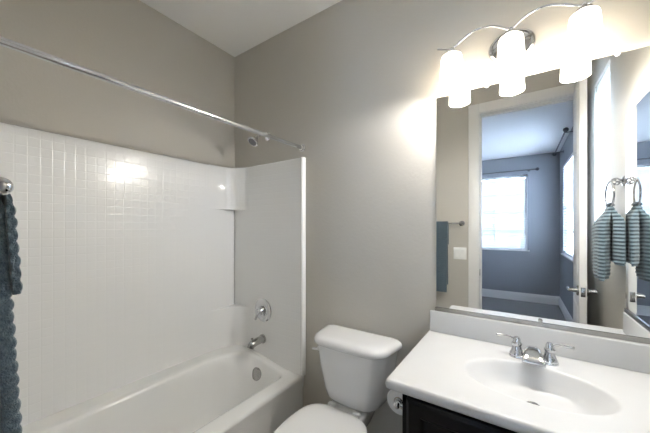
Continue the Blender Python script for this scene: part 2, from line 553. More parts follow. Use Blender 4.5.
window(1, 'y', BY0, -1, *FW, 4, 4, 0.098)
window(2, 'x', BX1, 1, *SW, 5, 4, 0.06)
window(3, 'x', XR, 1, WBY0, WBY1, WBZ0, WBZ1, 1, 2, 0.19, sill=False)
blind('y', BY0 - 0.084, FW[0] + 0.008, FW[1] - 0.008, FW[2] + 0.012, FW[3] - 0.004, 'white slatted blind on the bedroom window facing the doorway, seen in the mirror', tilt=82, slat='blind_thin', hd=0.0135)
blind('x', BX1 + 0.028, SW[0] + 0.008, SW[1] - 0.008, SW[2] + 0.012, SW[3] - 0.004, 'white slatted blind on the bedroom side wall window, seen edge-on beside the open door', tilt=-18)
blind('x', XR + 0.04, WBY0 + 0.006, WBY1 - 0.006, WBZ0 + 0.008, WBZ1 - 0.004, 'tall narrow white blind on the bathroom window behind the striped towel', tilt=-18)

def curtain_rod(p0, p1, wall_n, wall_d, label):
    p0, p1, nv = Vector(p0), Vector(p1), Vector(wall_n)
    t = thing('curtain_rod', label, 'curtain rod', (p0 + p1) / 2)
    bm = nb(); tube(bm, [p0, p1], 0.009, 12); obj('rod', bm, M['rodmetal'], t)
    d = (p1 - p0).normalized()
    for p, s in ((p0, -1), (p1, 1)):
        bm = nb()
        lathe(bm, p, d * s, [(0, 0.009), (0.004, 0.015), (0.01, 0.011), (0.02, 0.024), (0.034, 0.030), (0.05, 0.024), (0.06, 0.006)], 18)
        obj('finial', bm, M['rodmetal'], t)
    for f in (0.07, 0.93):
        q = p0.lerp(p1, f)
        bm = nb()
        tube(bm, [q, q - nv * wall_d], 0.006, 10)
        lathe(bm, q - nv * wall_d, nv, [(0, 0.022), (0.006, 0.022), (0.008, 0.008)], 16)
        obj('bracket', bm, M['rodmetal'], t)
curtain_rod((-1.10, BY0 + 0.085, 2.455), (0.225, BY0 + 0.085, 2.455), (0, 1, 0), 0.085, 'dark metal curtain rod above the bedroom window facing the doorway')
curtain_rod((0.475, -3.10, 2.62), (0.475, -1.72, 2.62), (-1, 0, 0), 0.105, 'dark metal curtain rod on the bedroom side wall, its finial near the door head')

# light switch on the front wall, beside the door casing
t = thing('light_switch', 'white double rocker light switch beside the door casing', 'light switch', (-0.482, YF, 1.134))
bm = nb(); box(bm, -0.54, -0.424, YF, YF + 0.006, 1.076, 1.192, 0.003); obj('wall_plate', bm, M['switch'], t)
for xc in (-0.505, -0.459):
    bm = nb()
    loft(bm, [[Vector((xc + sx * 0.0165, YF + d, z)) for sx in (-1, 1)] + [Vector((xc + sx * 0.0165, YF + 0.004, z)) for sx in (1, -1)] for d, z in ((0.0085, 1.101), (0.0068, 1.134), (0.010, 1.167))])
    obj('rocker', bm, M['switch'], t)

# ------------------------------------------------------------------ bathtub
TX0, TX1, TY0, TY1 = XL + 0.002, -1.195, YF + 0.002, YB - 0.002
def rimz(x):
    t = max(0.0, min(1.0, (-1.28 - x) / 0.46)); t = t * t * (3 - 2 * t)
    return 0.395 + 0.067 * t
tub = thing('bathtub', 'white alcove bathtub along the left wall with a rounded basin', 'bathtub', (-1.56, 0.73, 0))
bm = nb()
loops = []
def tl(x0, x1, y0, y1, rad, zf): return [Vector((x, y, zf(x))) for x, y in rr(x0, x1, y0, y1, rad, 10, 10)]
loops.append(tl(TX0, TX1 - 0.015, TY0, TY1, 0.004, lambda x: 0.001))
loops.append(tl(TX0, TX1 - 0.015, TY0, TY1, 0.004, lambda x: 0.30))
loops.append(tl(TX0, TX1 - 0.006, TY0, TY1, 0.004, lambda x: 0.335))
loops.append(tl(TX0, TX1 - 0.002, TY0, TY1, 0.004, lambda x: min(rimz(x), 0.372)))
loops.append(tl(TX0, TX1, TY0, TY1, 0.004, lambda x: rimz(x) - 0.016))
loops.append(tl(TX0, TX1 - 0.004, TY0, TY1, 0.004, lambda x: rimz(x) - 0.004))
loops.append(tl(TX0, TX1 - 0.014, TY0, TY1, 0.004, lambda x: rimz(x)))
R0 = (0.14, 0.12, 0.065, 0.25)
def ins(d, dn, df): return (-1.775 + d, -1.305 - d, 0.075 + dn, 1.428 - df)
loops.append(tl(-1.82, -1.283, 0.04, 1.447, (0.16, 0.14, 0.07, 0.27), lambda x: rimz(x)))
loops.append(tl(*ins(-0.008, -0.008, -0.008), R0, lambda x: rimz(x) - 0.001))
loops.append(tl(*ins(0, 0, 0), R0, lambda x: rimz(x) - 0.006))
loops.append(tl(*ins(0.008, 0.012, 0.006), R0, lambda x: rimz(x) - 0.02))
for f in (0.25, 0.45, 0.65, 0.8, 0.9):
    loops.append(tl(*ins(0.012 + 0.05 * f, 0.02 + 0.22 * f, 0.01 + 0.07 * f), R0, lambda x, f=f: (rimz(x) - 0.02) * (1 - f) + 0.085 * f))
loops.append(tl(*ins(0.085, 0.30, 0.11), (0.1, 0.1, 0.08, 0.15), lambda x: 0.078))
loops.append(tl(*ins(0.14, 0.40, 0.2), (0.07, 0.07, 0.06, 0.08), lambda x: 0.072))
loft(bm, loops, True, True)
obj('tub_shell', bm, M['tub'], tub, ang=50)
bm = nb()
lathe(bm, (-1.555, 1.400, 0.335), (0, -1, 0.22), [(-0.02, 0.044), (0.008, 0.044), (0.013, 0.040), (0.015, 0.033), (0.019, 0.015), (0.020, 0.0)], 28)
obj('overflow_plate', bm, M['nickel'], tub)
bm = nb(); lathe(bm, (-1.56, 1.20, 0.071), (0, 0, 1), [(0, 0.034), (0.004, 0.034), (0.006, 0.028), (0.014, 0.022), (0.016, 0.0)], 24)
obj('tub_drain', bm, M['nickel'], tub)

# ------------------------------------------------------------------ tub surround
PX, PY, ST = -1.90, 1.478, 1.852       # face of long panel, face of end panel, top
SX = -1.72                              # seam between the two
sur = thing('tub_surround', 'white moulded tub surround with small square tile pattern', 'tub surround', (-1.9, 0.7, 0.46))
def panel_strip(bm, pts, bottom, top, thick):
    """wall sheet following plan points; rounded top edge, faces towards the tub"""
    P = [Vector((x, y, 0)) for x, y in pts]
    loops = []
    for i, p in enumerate(P):
        d = (P[min(i + 1, len(P) - 1)] - P[max(i - 1, 0)]).normalized()
        nrm = Vector((d.y, -d.x, 0))
        zb = bottom(p.x)
        prof = [(-thick, zb), (0, zb), (0, zb + 0.01), (0, zb + 0.9), (0, top - 0.012), (0, top - 0.008), (-0.002, top - 0.003), (-0.008, top), (-thick, top)]
        loops.append([p + nrm * a + Vector((0, 0, z)) for a, z in prof])
    loft(bm, loops)
bm = nb()
panel_strip(bm, [(PX, YF + 0.025 + (PY - YF - 0.03) * i / 12) for i in range(13)], lambda x: 0.4625, ST, 0.029)
obj('long_panel', bm, M['tile_side'], sur)
def bez(p0, p1, p2, p3, n=14):
    return [tuple(((1 - t) ** 3) * a + 3 * t * (1 - t) ** 2 * b_ + 3 * t * t * (1 - t) * c + t ** 3 * d for a, b_, c, d in zip(p0, p1, p2, p3)) for t in [i / n for i in range(n + 1)]]
curve = bez((PX, 1.245), (PX + 0.004, 1.37), (-1.845, PY), (SX, PY))
def corner_block(z0, z1, mt, name, lip):
    bm = nb()
    pl = curve + [(SX, PY + 0.02), (PX - 0.005, PY + 0.02)]
    def lp(z, off=0.0):
        out = []
        for i, (x, y) in enumerate(pl):
            if i < len(curve):
                s = math.sin(PI * i / (len(curve) - 1))
                out.append(Vector((x - off * 0.7 * s, y + off * 0.7 * s, z)))
            else: out.append(Vector((x, y, z)))
        return out
    if lip == 'bottom': loft(bm, [lp(z0, 0.006), lp(z0 + 0.006), lp(z1 - 0.008), lp(z1, 0.008)])
    else: loft(bm, [lp(z0), lp(z1 - 0.012), lp(z1 - 0.003, 0.004), lp(z1, 0.012)])
    return obj(name, bm, mt, sur, ang=40)
corner_block(1.522, ST, M['tile_end'], 'corner_column', 'bottom')
corner_block(0.4625, 0.765, M['acrylic'], 'corner_shelf', 'top')
bm = nb()   # plain strip behind the niche
panel_strip(bm, [(PX - 0.004, PY), (SX - 0.0, PY)], lambda x: 0.4625, ST - 0.002, 0.018)
obj('niche_back', bm, M['acrylic'], sur)
bm = nb()
panel_strip(bm, [(SX + 0.003 + (-1.206 - SX - 0.003) * i / 16, PY - 0.010) for i in range(17)], lambda x: rimz(x) + 0.001, ST, 0.028)
obj('end_panel', bm, M['tile_end'], sur)
bm = nb(); lp = []
for z in (0.397, 0.40, ST - 0.006, ST):
    o_ = 0.004 if z == ST else 0.0
    lp.append([Vector((x, y, z)) for x, y in ((-1.206, YB - 0.002), (-1.206, PY - 0.011 + o_), (-1.200, PY - 0.015 + o_), (-1.192, PY - 0.015 + o_), (-1.187, PY - 0.010 + o_), (-1.186, YB - 0.002))])
loft(bm, lp); obj('edge_flange', bm, M['acrylic'], sur, ang=60)
bm = nb()
L_ = []
for i in range(17):
    x = PX - 0.02 + (-1.19 - PX + 0.02) * i / 16
    L_.append([Vector((x, y, z)) for y, z in ((YF + 0.002, rimz(x) + 0.001), (YF + 0.022, rimz(x) + 0.001), (YF + 0.022, ST - 0.006), (YF + 0.016, ST), (YF + 0.002, ST))])
loft(bm, L_)
obj('near_end_panel', bm, M['tile_end'], sur)

# ------------------------------------------------------------------ tub fittings
t = thing('shower_valve', 'round chrome shower valve with lever on the surround end panel', 'valve', (-1.560, PY - 0.010, 0.776))
bm = nb(); lathe(bm, (-1.560, PY - 0.010, 0.776), (0, -1, 0), [(0, 0.084), (0.004, 0.084), (0.009, 0.078), (0.012, 0.062), (0.013, 0.047), (0.017, 0.042), (0.018, 0.0)], 40); obj('escutcheon', bm, M['chrome'], t)
bm = nb(); lathe(bm, (-1.560, PY - 0.027, 0.776), (0, -1, 0), [(0, 0.032), (0.012, 0.032), (0.02, 0.026), (0.04, 0.024), (0.05, 0.02), (0.052, 0.0)], 28)
tube(bm, smooth_path([(-1.560, PY - 0.063, 0.773), (-1.567, PY - 0.070, 0.748), (-1.576, PY - 0.074, 0.719)]), [0.011] * 8 + [0.010] * 8 + [0.008], 12)
obj('lever', bm, M['chrome'], t)
t = thing('tub_spout', 'chrome tub spout below the round shower valve', 'spout', (-1.566, PY - 0.002, 0.563))
bm = nb()
lathe(bm, (-1.566, PY - 0.010, 0.563), (0, -1, 0), [(0, 0.034), (0.006, 0.034), (0.008, 0.029)], 24)
pth = smooth_path([(-1.566, PY - 0.004, 0.563), (-1.566, PY - 0.05, 0.562), (-1.566, PY - 0.095, 0.557), (-1.566, PY - 0.118, 0.549), (-1.566, PY - 0.128, 0.532)], 6)
tube(bm, pth, [0.027 - 0.003 * i / (len(pth) - 1) for i in range(len(pth))], 24)
obj('spout_body', bm, M['nickel'], t)
bm = nb(); lathe(bm, (-1.566, PY - 0.112, 0.572), (0, 0, 1), [(0, 0.005), (0.016, 0.005), (0.018, 0.009), (0.026, 0.009), (0.028, 0.005)], 14)
obj('diverter_knob', bm, M['nickel'], t)
t = thing('shower_sprayer', 'small chrome shower head on an arm above the tub surround', 'shower head', (-1.545, YB, 2.06))
bm = nb(); lathe(bm, (-1.545, YB, 2.06), (0, -1, 0), [(0, 0.032), (0.004, 0.032), (0.010, 0.024), (0.014, 0.011)], 24); obj('flange', bm, M['chrome'], t)
bm = nb(); tube(bm, smooth_path([(-1.545, YB - 0.004, 2.06), (-1.545, YB - 0.05, 2.062), (-1.547, YB - 0.085, 2.048), (-1.55, YB - 0.105, 2.03)]), 0.0105, 14); obj('arm', bm, M['chrome'], t)
bm = nb(); dr = Vector((-0.05, -0.62, -0.78)).normalized()
lathe(bm, Vector((-1.55, YB - 0.100, 2.036)), dr, [(0, 0.011), (0.008, 0.015), (0.02, 0.015), (0.026, 0.018), (0.045, 0.034), (0.058, 0.040), (0.064, 0.040), (0.067, 0.036), (0.066, 0.0)], 28); obj('spray_head', bm, M['chrome'], t)
bm = nb(); lathe(bm, Vector((-1.55, YB - 0.100, 2.036)) + dr * 0.066, dr, [(0, 0.031), (0.003, 0.030), (0.004, 0.0)], 24); obj('spray_face', bm, M['rodmetal'], t)
t = thing('shower_curtain_rod', 'straight chrome shower curtain rod above the bathtub edge', 'shower rod', (-1.214, 0.73, 1.92))
bm = nb(); tube(bm, [(-1.214, YF + 0.003, 1.909), (-1.214, YB - 0.003, 1.921)], 0.0125, 20); obj('rod', bm, M['chrome'], t)
for y, s, z in ((YB, -1, 1.921), (YF, 1, 1.909)):
    bm = nb(); lathe(bm, (-1.214, y, z), (0, s, 0), [(0.001, 0.026), (0.006, 0.026), (0.010, 0.020), (0.022, 0.017), (0.024, 0.0125)], 24); obj('end_flange', bm, M['chrome'], t)

# ------------------------------------------------------------------ toilet
TC = -0.757
toi = thing('toilet', 'white two-piece toilet with closed lid between bathtub and vanity', 'toilet', (TC, 1.1, 0))
def tank_loop(z, xl, xr, y0, y1, fin, rf=0.06, rb=0.03):
    """plan of the tank: front corners pulled in by fin"""
    pts = rr(xl, xr, y0, y1, (rf, rf, rb, rb), 8, 5)
    out = []
    for x, y in pts:
        k = (y1 - y) / (y1 - y0)
        cx = (xl + xr) / 2
        bow = -0.014 * (1 - ((x - cx) / ((xr - xl) / 2)) ** 2) * k
        out.append(Vector((cx + (x - cx) * (1 - fin * k), y + bow, z)))
    return out
bm = nb()
L_ = []
for z, hw, y0, y1 in ((0.425, 0.125, 1.335, 1.455), (0.432, 0.150, 1.318, 1.47), (0.45, 0.168, 1.308, 1.476), (0.50, 0.184, 1.302, 1.478), (0.60, 0.205, 1.294, 1.48), (0.70, 0.222, 1.288, 1.482), (0.737, 0.228, 1.286, 1.482)):
    L_.append(tank_loop(z, TC - hw, TC + hw, y0, y1, 0.10))
loft(bm, L_); obj('tank', bm, M['china'], toi, ang=50)
bm = nb(); L_ = []
for z, d in ((0.738, 0.012), (0.741, 0.004), (0.746, 0.0), (0.762, 0.001), (0.773, 0.008), (0.781, 0.022), (0.785, 0.042), (0.7865, 0.07)):
    L_.append(tank_loop(z, TC - 0.247 + d, TC + 0.247 - d, 1.262 + d, 1.490 - d * 0.35, 0.13, 0.075, 0.03))
loft(bm, L_); obj('tank_lid', bm, M['china'], toi, ang=60)
bm = nb()
lathe(bm, (-0.925, 1.296, 0.708), (0, -1, 0), [(0, 0.013), (0.012, 0.013), (0.016, 0.010)], 18)
tube(bm, smooth_path([(-0.922, 1.278, 0.708), (-0.945, 1.274, 0.707), (-0.962, 1.276, 0.704)], 5), [0.008, 0.008, 0.0085, 0.009, 0.009, 0.0095, 0.0095, 0.0095, 0.0095, 0.009, 0.006], 12, flat=0.8)
obj('flush_lever', bm, M['china'], toi)
def egg(z, hw, yf, yb, cx=TC, n=48, sq=2.25):
    yc = yb - hw * 1.05
    out = []
    for i in range(n):
        a = 2 * PI * i / n
        c, s = math.cos(a), math.sin(a)
        ex = 2.0 / sq
        x = cx + hw * math.copysign(abs(c) ** ex, c)
        if s >= 0: y = yc + (yb - yc) * math.copysign(abs(s) ** ex, s)
        else: y = yc + (yc - yf) * s
        out.append(Vector((x, y, z)))
    return out
bm = nb()
loft(bm, [egg(z, hw, yf, yb) for z, hw, yf, yb in ((0.001, 0.115, 0.90, 1.36), (0.03, 0.112, 0.905, 1.36), (0.10, 0.10, 0.93, 1.35), (0.20, 0.105, 0.92, 1.34), (0.28, 0.14, 0.86, 1.30), (0.34, 0.168, 0.80, 1.27), (0.372, 0.178, 0.785, 1.26), (0.388, 0.178, 0.785, 1.26), (0.393, 0.172, 0.79, 1.255))])
obj('bowl', bm, M['china'], toi, ang=60)
bm = nb()
L_ = [[Vector((x, y, z)) for x, y in rr(TC - hw, TC + hw, y0, 1.47, 0.03, 6, 3)] for z, hw, y0 in ((0.30, 0.07, 1.20), (0.36, 0.095, 1.18), (0.405, 0.108, 1.17), (0.418, 0.108, 1.17), (0.424, 0.102, 1.176))]
loft(bm, L_); obj('tank_deck', bm, M['china'], toi, ang=60)
bm = nb()
loft(bm, [egg(z, hw, yf, yb, sq=2.6) for z, hw, yf, yb in ((0.394, 0.180, 0.785, 1.245), (0.400, 0.188, 0.778, 1.25), (0.420, 0.188, 0.778, 1.25), (0.4245, 0.184, 0.783, 1.246))])
obj('seat', bm, M['seat'], toi, ang=60)
bm = nb()
loft(bm, [egg(z + 0.012, hw, yf, yb, sq=3.1) for z, hw, yf, yb in ((0.413, 0.188, 0.782, 1.256), (0.416, 0.193, 0.776, 1.262), (0.424, 0.193, 0.776, 1.262), (0.430, 0.186, 0.785, 1.256), (0.434, 0.166, 0.81, 1.236), (0.436, 0.11, 0.88, 1.17))])
obj('seat_lid', bm, M['seat'], toi, ang=60)
for sx in (-1, 1):
    bm = nb(); box(bm, TC + sx * 0.075 - 0.02, TC + sx * 0.075 + 0.02, 1.262, 1.288, 0.424, 0.444, 0.005); obj('hinge', bm, M['seat'], toi)

# ------------------------------------------------------------------ vanity cabinet
VX0, VX1, VY0, VY1, CZ = -0.330, XR - 0.003, 0.945, YB - 0.003, 0.862
van = thing('vanity_cabinet', 'dark espresso vanity cabinet with framed door panels under the white counter', 'cabinet', ((VX0 + VX1) / 2, 1.22, 0))
bm = nb()
box(bm, VX0, VX0 + 0.018, VY0 + 0.02, VY1, 0.0, CZ - 0.034)
box(bm, VX1 - 0.018, VX1, VY0 + 0.02, VY1, 0.0, CZ - 0.034)
box(bm, VX0 + 0.018, VX1 - 0.018, VY1 - 0.012, VY1, 0.0, CZ - 0.034)
box(bm, VX0 + 0.018, VX1 - 0.018, VY0 + 0.02, VY1 - 0.012, 0.10, 0.118)
obj('body', bm, M['espresso'], van)
bm = nb()
for (a, b_, c, d) in ((VX0, VX0 + 0.026, 0.10, CZ - 0.034), (VX1 - 0.045, VX1, 0.10, CZ - 0.034), (0.018, 0.052, 0.10, CZ - 0.034), (VX0, VX1, CZ - 0.070, CZ - 0.034), (VX0, VX1, 0.10, 0.14)):
    box(bm, a, b_, VY0, VY0 + 0.02, c, d)
obj('face_frame', bm, M['espresso'], van)
bm = nb(); box(bm, VX0 + 0.018, VX1 - 0.018, VY0 + 0.075, VY0 + 0.09, 0.0, 0.10); obj('toe_kick', bm, M['dark'], van)
for (a, b_) in ((-0.312, 0.026), (0.044, 0.410)):
    z0, z1 = 0.125, 0.816
    bm = nb()
    prof = [(0.0, 0.0), (0.013, 0.0), (0.021, 0.009), (0.022, 0.011), (0.022, 0.046), (0.019, 0.050), (0.012, 0.056), (0.011, 0.062), (0.011, 0.072), (0.017, 0.094), (0.017, 0.12)]
    loft(bm, [[Vector((x, VY0 - dep, z)) for x, z in rr(a + o_, b_ - o_, z0 + o_, z1 - o_, 0.0012, 2, 1)] for dep, o_ in prof])
    d_ = obj('door', bm, M['espresso'], van, ang=20)
    xk = b_ - 0.03 if a < 0 else a + 0.03
    bm = nb(); lathe(bm, (xk, VY0 - 0.021, 0.60), (0, -1, 0), [(0, 0.008), (0.012, 0.006), (0.018, 0.014), (0.026, 0.015), (0.030, 0.009), (0.031, 0.0)], 18)
    obj('knob', bm, M['nickel'], d_)

# ------------------------------------------------------------------ countertop with moulded basin
KX0, KX1, KY0, KY1 = -0.386, XR - 0.002, 0.918, YB - 0.002
BCX, BCY, BA, BB = 0.036, 1.186, 0.207, 0.146
top = thing('countertop', 'white cultured marble vanity counter with moulded oval basin and backsplash', 'countertop', ((KX0 + KX1) / 2, 1.21, CZ - 0.034))
bm = nb()
def krect(i0, z, e=0.0):
    return [Vector((x, y, z)) for x, y in rr(KX0 + i0, KX1, KY0 + i0, KY1, (0.017 - i0 * 0.4, 0.004, 0.004, 0.004), 8, 16)]
base = krect(0.0, 0)
angs = [math.atan2((p.y - BCY) / BB, (p.x - BCX) / BA) for p in base]
def ell(s, z, sy=None, dy=0.0):
    sy = s if sy is None else sy
    return [Vector((BCX + BA * s * math.cos(a), BCY + dy + BB * sy * math.sin(a), z)) for a in angs]
def mixl(A, B_, t): return [p.lerp(q, t) for p, q in zip(A, B_)]
top0, e0 = krect(0.012, CZ), ell(1.035, CZ)
loops = [krect(0.03, CZ - 0.034), krect(0.008, CZ - 0.034), krect(0.002, CZ - 0.029), krect(0.0, CZ - 0.018), krect(0.002, CZ - 0.008), krect(0.006, CZ - 0.002), top0]
loops += [mixl(top0, e0, t) for t in (0.25, 0.5, 0.75, 0.95)]
loops += [e0, ell(1.01, CZ - 0.0015), ell(0.985, CZ - 0.005), ell(0.955, CZ - 0.013), ell(0.91, CZ - 0.024), ell(0.84, CZ - 0.041), ell(0.74, CZ - 0.062, None, 0.004), ell(0.60, CZ - 0.075, None, 0.008), ell(0.42, CZ - 0.082, None, 0.012), ell(0.24, CZ - 0.086, None, 0.014), ell(0.11, CZ - 0.089, 0.155, 0.014)]
loft(bm, loops, False, True); obj('counter_slab', bm, M['marble'], top, ang=45)
bm = nb(); box(bm, KX0 + 0.010, KX1, KY1 - 0.020, KY1, CZ, 0.964, 0.004, 3); obj('backsplash', bm, M['marble'], top)
bm = nb(); box(bm, KX1 - 0.013, KX1, 0.985, KY1 - 0.0205, CZ, 0.964, 0.004, 3); obj('side_splash', bm, M['marble'], top)
bm = nb(); lathe(bm, (BCX, BCY + 0.014, CZ - 0.089), (0, 0, 1), [(0, 0.021), (0.003, 0.022), (0.005, 0.019), (0.003, 0.014), (0.007, 0.012), (0.009, 0.0)], 28); obj('basin_drain', bm, M['chrome'], top)

# ------------------------------------------------------------------ faucet
FX, FY = 0.041, 1.385
fa = thing('basin_faucet', 'chrome two-handle centerset faucet behind the oval basin', 'faucet', (FX, FY, CZ))
bm = nb()
L_ = [[Vector((x, y, CZ + z)) for x, y in rr(FX - hw, FX + hw, FY - hd, FY + hd, hd * 0.98, 8, 4)] for z, hw, hd in ((0.0005, 0.080, 0.027), (0.006, 0.080, 0.027), (0.011, 0.076, 0.023), (0.013, 0.070, 0.018))]
loft(bm, L_); obj('base_plate', bm, M['chrome'], fa, ang=50)
for sx in (-1, 1):
    bm = nb()
    lathe(bm, (FX + sx * 0.052, FY, CZ + 0.008), (0, 0, 1), [(0, 0.026), (0.006, 0.026), (0.014, 0.021), (0.026, 0.017), (0.036, 0.0155), (0.040, 0.018), (0.046, 0.0185), (0.050, 0.0155), (0.054, 0.0135), (0.062, 0.0125), (0.070, 0.0085), (0.073, 0.0)], 26)
    h = obj('handle', bm, M['chrome'], fa, ang=40)
    bm = nb()
    pth = smooth_path([(FX + sx * 0.052, FY, CZ + 0.066), (FX + sx * 0.075, FY + 0.006, CZ + 0.074), (FX + sx * 0.098, FY + 0.011, CZ + 0.072), (FX + sx * 0.120, FY + 0.015, CZ + 0.070), (FX + sx * 0.126, FY + 0.016, CZ + 0.070)], 5)
    rs = [0.0062 - 0.0022 * math.sin(PI * min(1, i / 14)) if i < 15 else 0.0066 for i in range(len(pth))]
    rs[-1] = 0.004
    tube(bm, pth, rs, 12); obj('lever', bm, M['chrome'], h)
bm = nb()
L_ = []
for y, zt, zb, hw in ((0.020, 0.040, 0.010, 0.017), (0.012, 0.050, 0.010, 0.020), (-0.006, 0.056, 0.010, 0.022), (-0.030, 0.054, 0.012, 0.026), (-0.055, 0.047, 0.014, 0.031), (-0.078, 0.036, 0.014, 0.035), (-0.090, 0.028, 0.014, 0.036), (-0.093, 0.024, 0.017, 0.034)):
    r_ = min((zt - zb) / 2 * 0.9, 0.012)
    L_.append([Vector((x, FY + y, CZ + z)) for x, z in rr(FX - hw, FX + hw, zb, zt, (0.003, 0.003, r_, r_) if zt - zb > 0.016 else 0.003, 6, 4)])
loft(bm, L_)
obj('spout', bm, M['chrome'], fa, ang=50)

# ------------------------------------------------------------------ mirrors
MX0, MX1, MZ0, MZ1 = -0.348, XR - 0.002, 0.978, 2.032
mi = thing('vanity_mirror', 'large frameless wall mirror above the vanity backsplash', 'mirror', ((MX0 + MX1) / 2, YB, MZ0))
bm = nb(); box(bm, MX0, MX1, YB - 0.006, YB - 0.001, MZ0, MZ1, 0.0008, 1); obj('mirror_glass', bm, M['mirror'], mi)
bm = nb()
box(bm, MX0 - 0.004, MX1, YB - 0.011, YB - 0.0075, 0.966, 0.984); box(bm, MX0 - 0.004, MX1, YB - 0.0075, YB - 0.001, 0.966, 0.975)
obj('bottom_channel', bm, M['nickel'], mi)
for x, z in ((-0.126, MZ1), (0.07, 0.992), (0.30, MZ1)):
    bm = nb(); lathe(bm, (x, YB - 0.0065, z), (0, -1, 0), [(0, 0.008), (0.005, 0.008), (0.008, 0.004)], 14); obj('clip', bm, M['switch'] if z == MZ1 else M['nickel'], mi)
sm = thing('side_mirror', 'frameless mirror on the right wall beside the ring towel, above the side splash', 'mirror', (XR, 1.21, 0.98))
bm = nb(); box(bm, XR - 0.006, XR - 0.001, 0.988, YB - 0.012, 0.978, 1.935, 0.0008, 1); obj('mirror_glass', bm, M['mirror'], sm)
bm = nb(); box(bm, XR - 0.011, XR - 0.0075, 0.988, YB - 0.012, 0.966, 0.984); box(bm, XR - 0.0075, XR - 0.001, 0.988, YB - 0.012, 0.966, 0.975); obj('bottom_channel', bm, M['nickel'], sm)

# ------------------------------------------------------------------ vanity light
LX, LY = -0.032, 1.390
li = thing('vanity_light', 'three-shade vanity light with wavy chrome arm above the mirror', 'wall light', (LX, YB, 2.18))
bm = nb()
ov = [Vector((0.088 * math.cos(a), 0, 0.070 * math.sin(a))) for a in [2 * PI * i / 40 for i in range(40)]]
L_ = [[Vector((LX + p.x * s, YB - d, 2.180 + p.z * s)) for p in ov] for d, s in ((0.0005, 1.0), (0.008, 1.0), (0.014, 0.95), (0.017, 0.86), (0.014, 0.80), (0.016, 0.74), (0.024, 0.55), (0.028, 0.3))]
loft(bm, L_); obj('wall_plate', bm, M['chrome'], li, ang=50)
wv = [(-0.322, LY + 0.02, 2.226), (-0.290, LY + 0.02, 2.212), (-0.257, LY + 0.02, 2.208), (-0.213, LY + 0.02, 2.231), (-0.165, LY + 0.02, 2.253), (-0.107, LY + 0.02, 2.249), (-0.060, LY + 0.02, 2.222), (-0.032, LY + 0.02, 2.204),
      (0.016, LY + 0.02, 2.237), (0.070, LY + 0.02, 2.252), (0.126, LY + 0.02, 2.238), (0.170, LY + 0.02, 2.214), (0.195, LY + 0.02, 2.206), (0.222, LY + 0.02, 2.212), (0.256, LY + 0.02, 2.228)]
bm = nb()
k = 7
pL = smooth_path(wv[:8], k); pR = smooth_path(wv[7:], k)
tube(bm, pL, 0.0048, 12); tube(bm, pR, 0.0048, 12)
obj('wavy_arm', bm, M['chrome'], li, ang=60)
bm = nb(); tube(bm, smooth_path([(LX, YB - 0.02, 2.185), (LX, YB - 0.06, 2.192), (LX, LY + 0.02, 2.204)]), 0.008, 14); obj('stem', bm, M['chrome'], li)
for xs in (LX - 0.225, LX, LX + 0.225):
    bm = nb()
    prof = [(0.0, 0.0505), (0.05, 0.0485), (0.09, 0.0465), (0.128, 0.044), (0.138, 0.041), (0.142, 0.034), (0.143, 0.016)]
    inn = [(t_ - 0.004 if t_ > 0.13 else t_, max(r - 0.0035, 0.014)) for t_, r in reversed(prof)]
    lathe(bm, (xs, LY, 2.021), (0, 0, 1), prof + inn + [prof[0]], 36, caps=False)
    sh = obj('lamp_shade', bm, M['shade'], li, ang=50)
    bm = nb(); lathe(bm, (xs, LY, 2.120), (0, 0, 1), [(0, 0.012), (0.002, 0.018), (0.045, 0.018), (0.052, 0.024), (0.060, 0.024), (0.066, 0.012), (0.072, 0.009)], 22)
    tube(bm, [(xs, LY, 2.196), (xs, LY + 0.012, 2.202), (xs, LY + 0.02, 2.205)], 0.007, 10)
    obj('socket', bm, M['chrome'], li)
    bm = nb(); lathe(bm, (xs, LY, 2.040), (0, 0, 1), [(0, 0.0), (0.003, 0.010), (0.010, 0.020), (0.022, 0.0265), (0.036, 0.0275), (0.052, 0.023), (0.072, 0.014), (0.1, 0.012)], 22)
    bu = obj('bulb', bm, M['bulb'], li)
    lt = bpy.data.lights.new('bulb_light', 'POINT')
    lt.energy = LAMP_W; lt.color = LAMP_COL; lt.shadow_soft_size = 0.012
    lo = bpy.data.objects.new('bulb_light', lt)
    lo.location = (xs, LY, 2.019); COL.objects.link(lo)

# ------------------------------------------------------------------ toilet paper
tp = thing('toilet_paper_holder', 'chrome toilet paper holder on the left side of the vanity', 'toilet paper holder', (VX0, 1.13, 0.70))
RX, RZ, RY0, RY1 = -0.390, 0.700, 1.075, 1.185
bm = nb(); lathe(bm, (RX, RY0 - 0.022, RZ), (0, 1, 0), [(0, 0.008), (0.020, 0.008), (0.021, 0.0184), (0.133, 0.0184), (0.134, 0.008), (0.154, 0.008)], 30); obj('spindle', bm, M['chrome'], tp)
for y in (RY0 - 0.018, RY1 + 0.018):
    bm = nb()
    lathe(bm, (VX0, y, RZ), (-1, 0, 0), [(0.0005, 0.021), (0.005, 0.021), (0.010, 0.012), (0.05, 0.009)], 20)
    ball(bm, (RX, y, RZ), 0.0145)
    obj('post', bm, M['chrome'], tp)
bm = nb()
lathe(bm, (RX, RY0, RZ), (0, 1, 0), [(0, 0.020), (0.0, 0.047), (0.003, 0.049), (0.107, 0.049), (0.110, 0.047), (0.110, 0.020)], 40, caps=False)
roll = obj('toilet_paper_roll', bm, M['paper']); tag(roll, 'white toilet paper roll hanging on the holder beside the vanity', 'toilet paper')
bm = nb(); lathe(bm, (RX, RY0 + 0.0005, RZ), (0, 1, 0), [(0, 0.0185), (0, 0.020), (0.109, 0.020), (0.109, 0.0185), (0, 0.0185)], 30, caps=False); obj('core', bm, M['card'], roll)

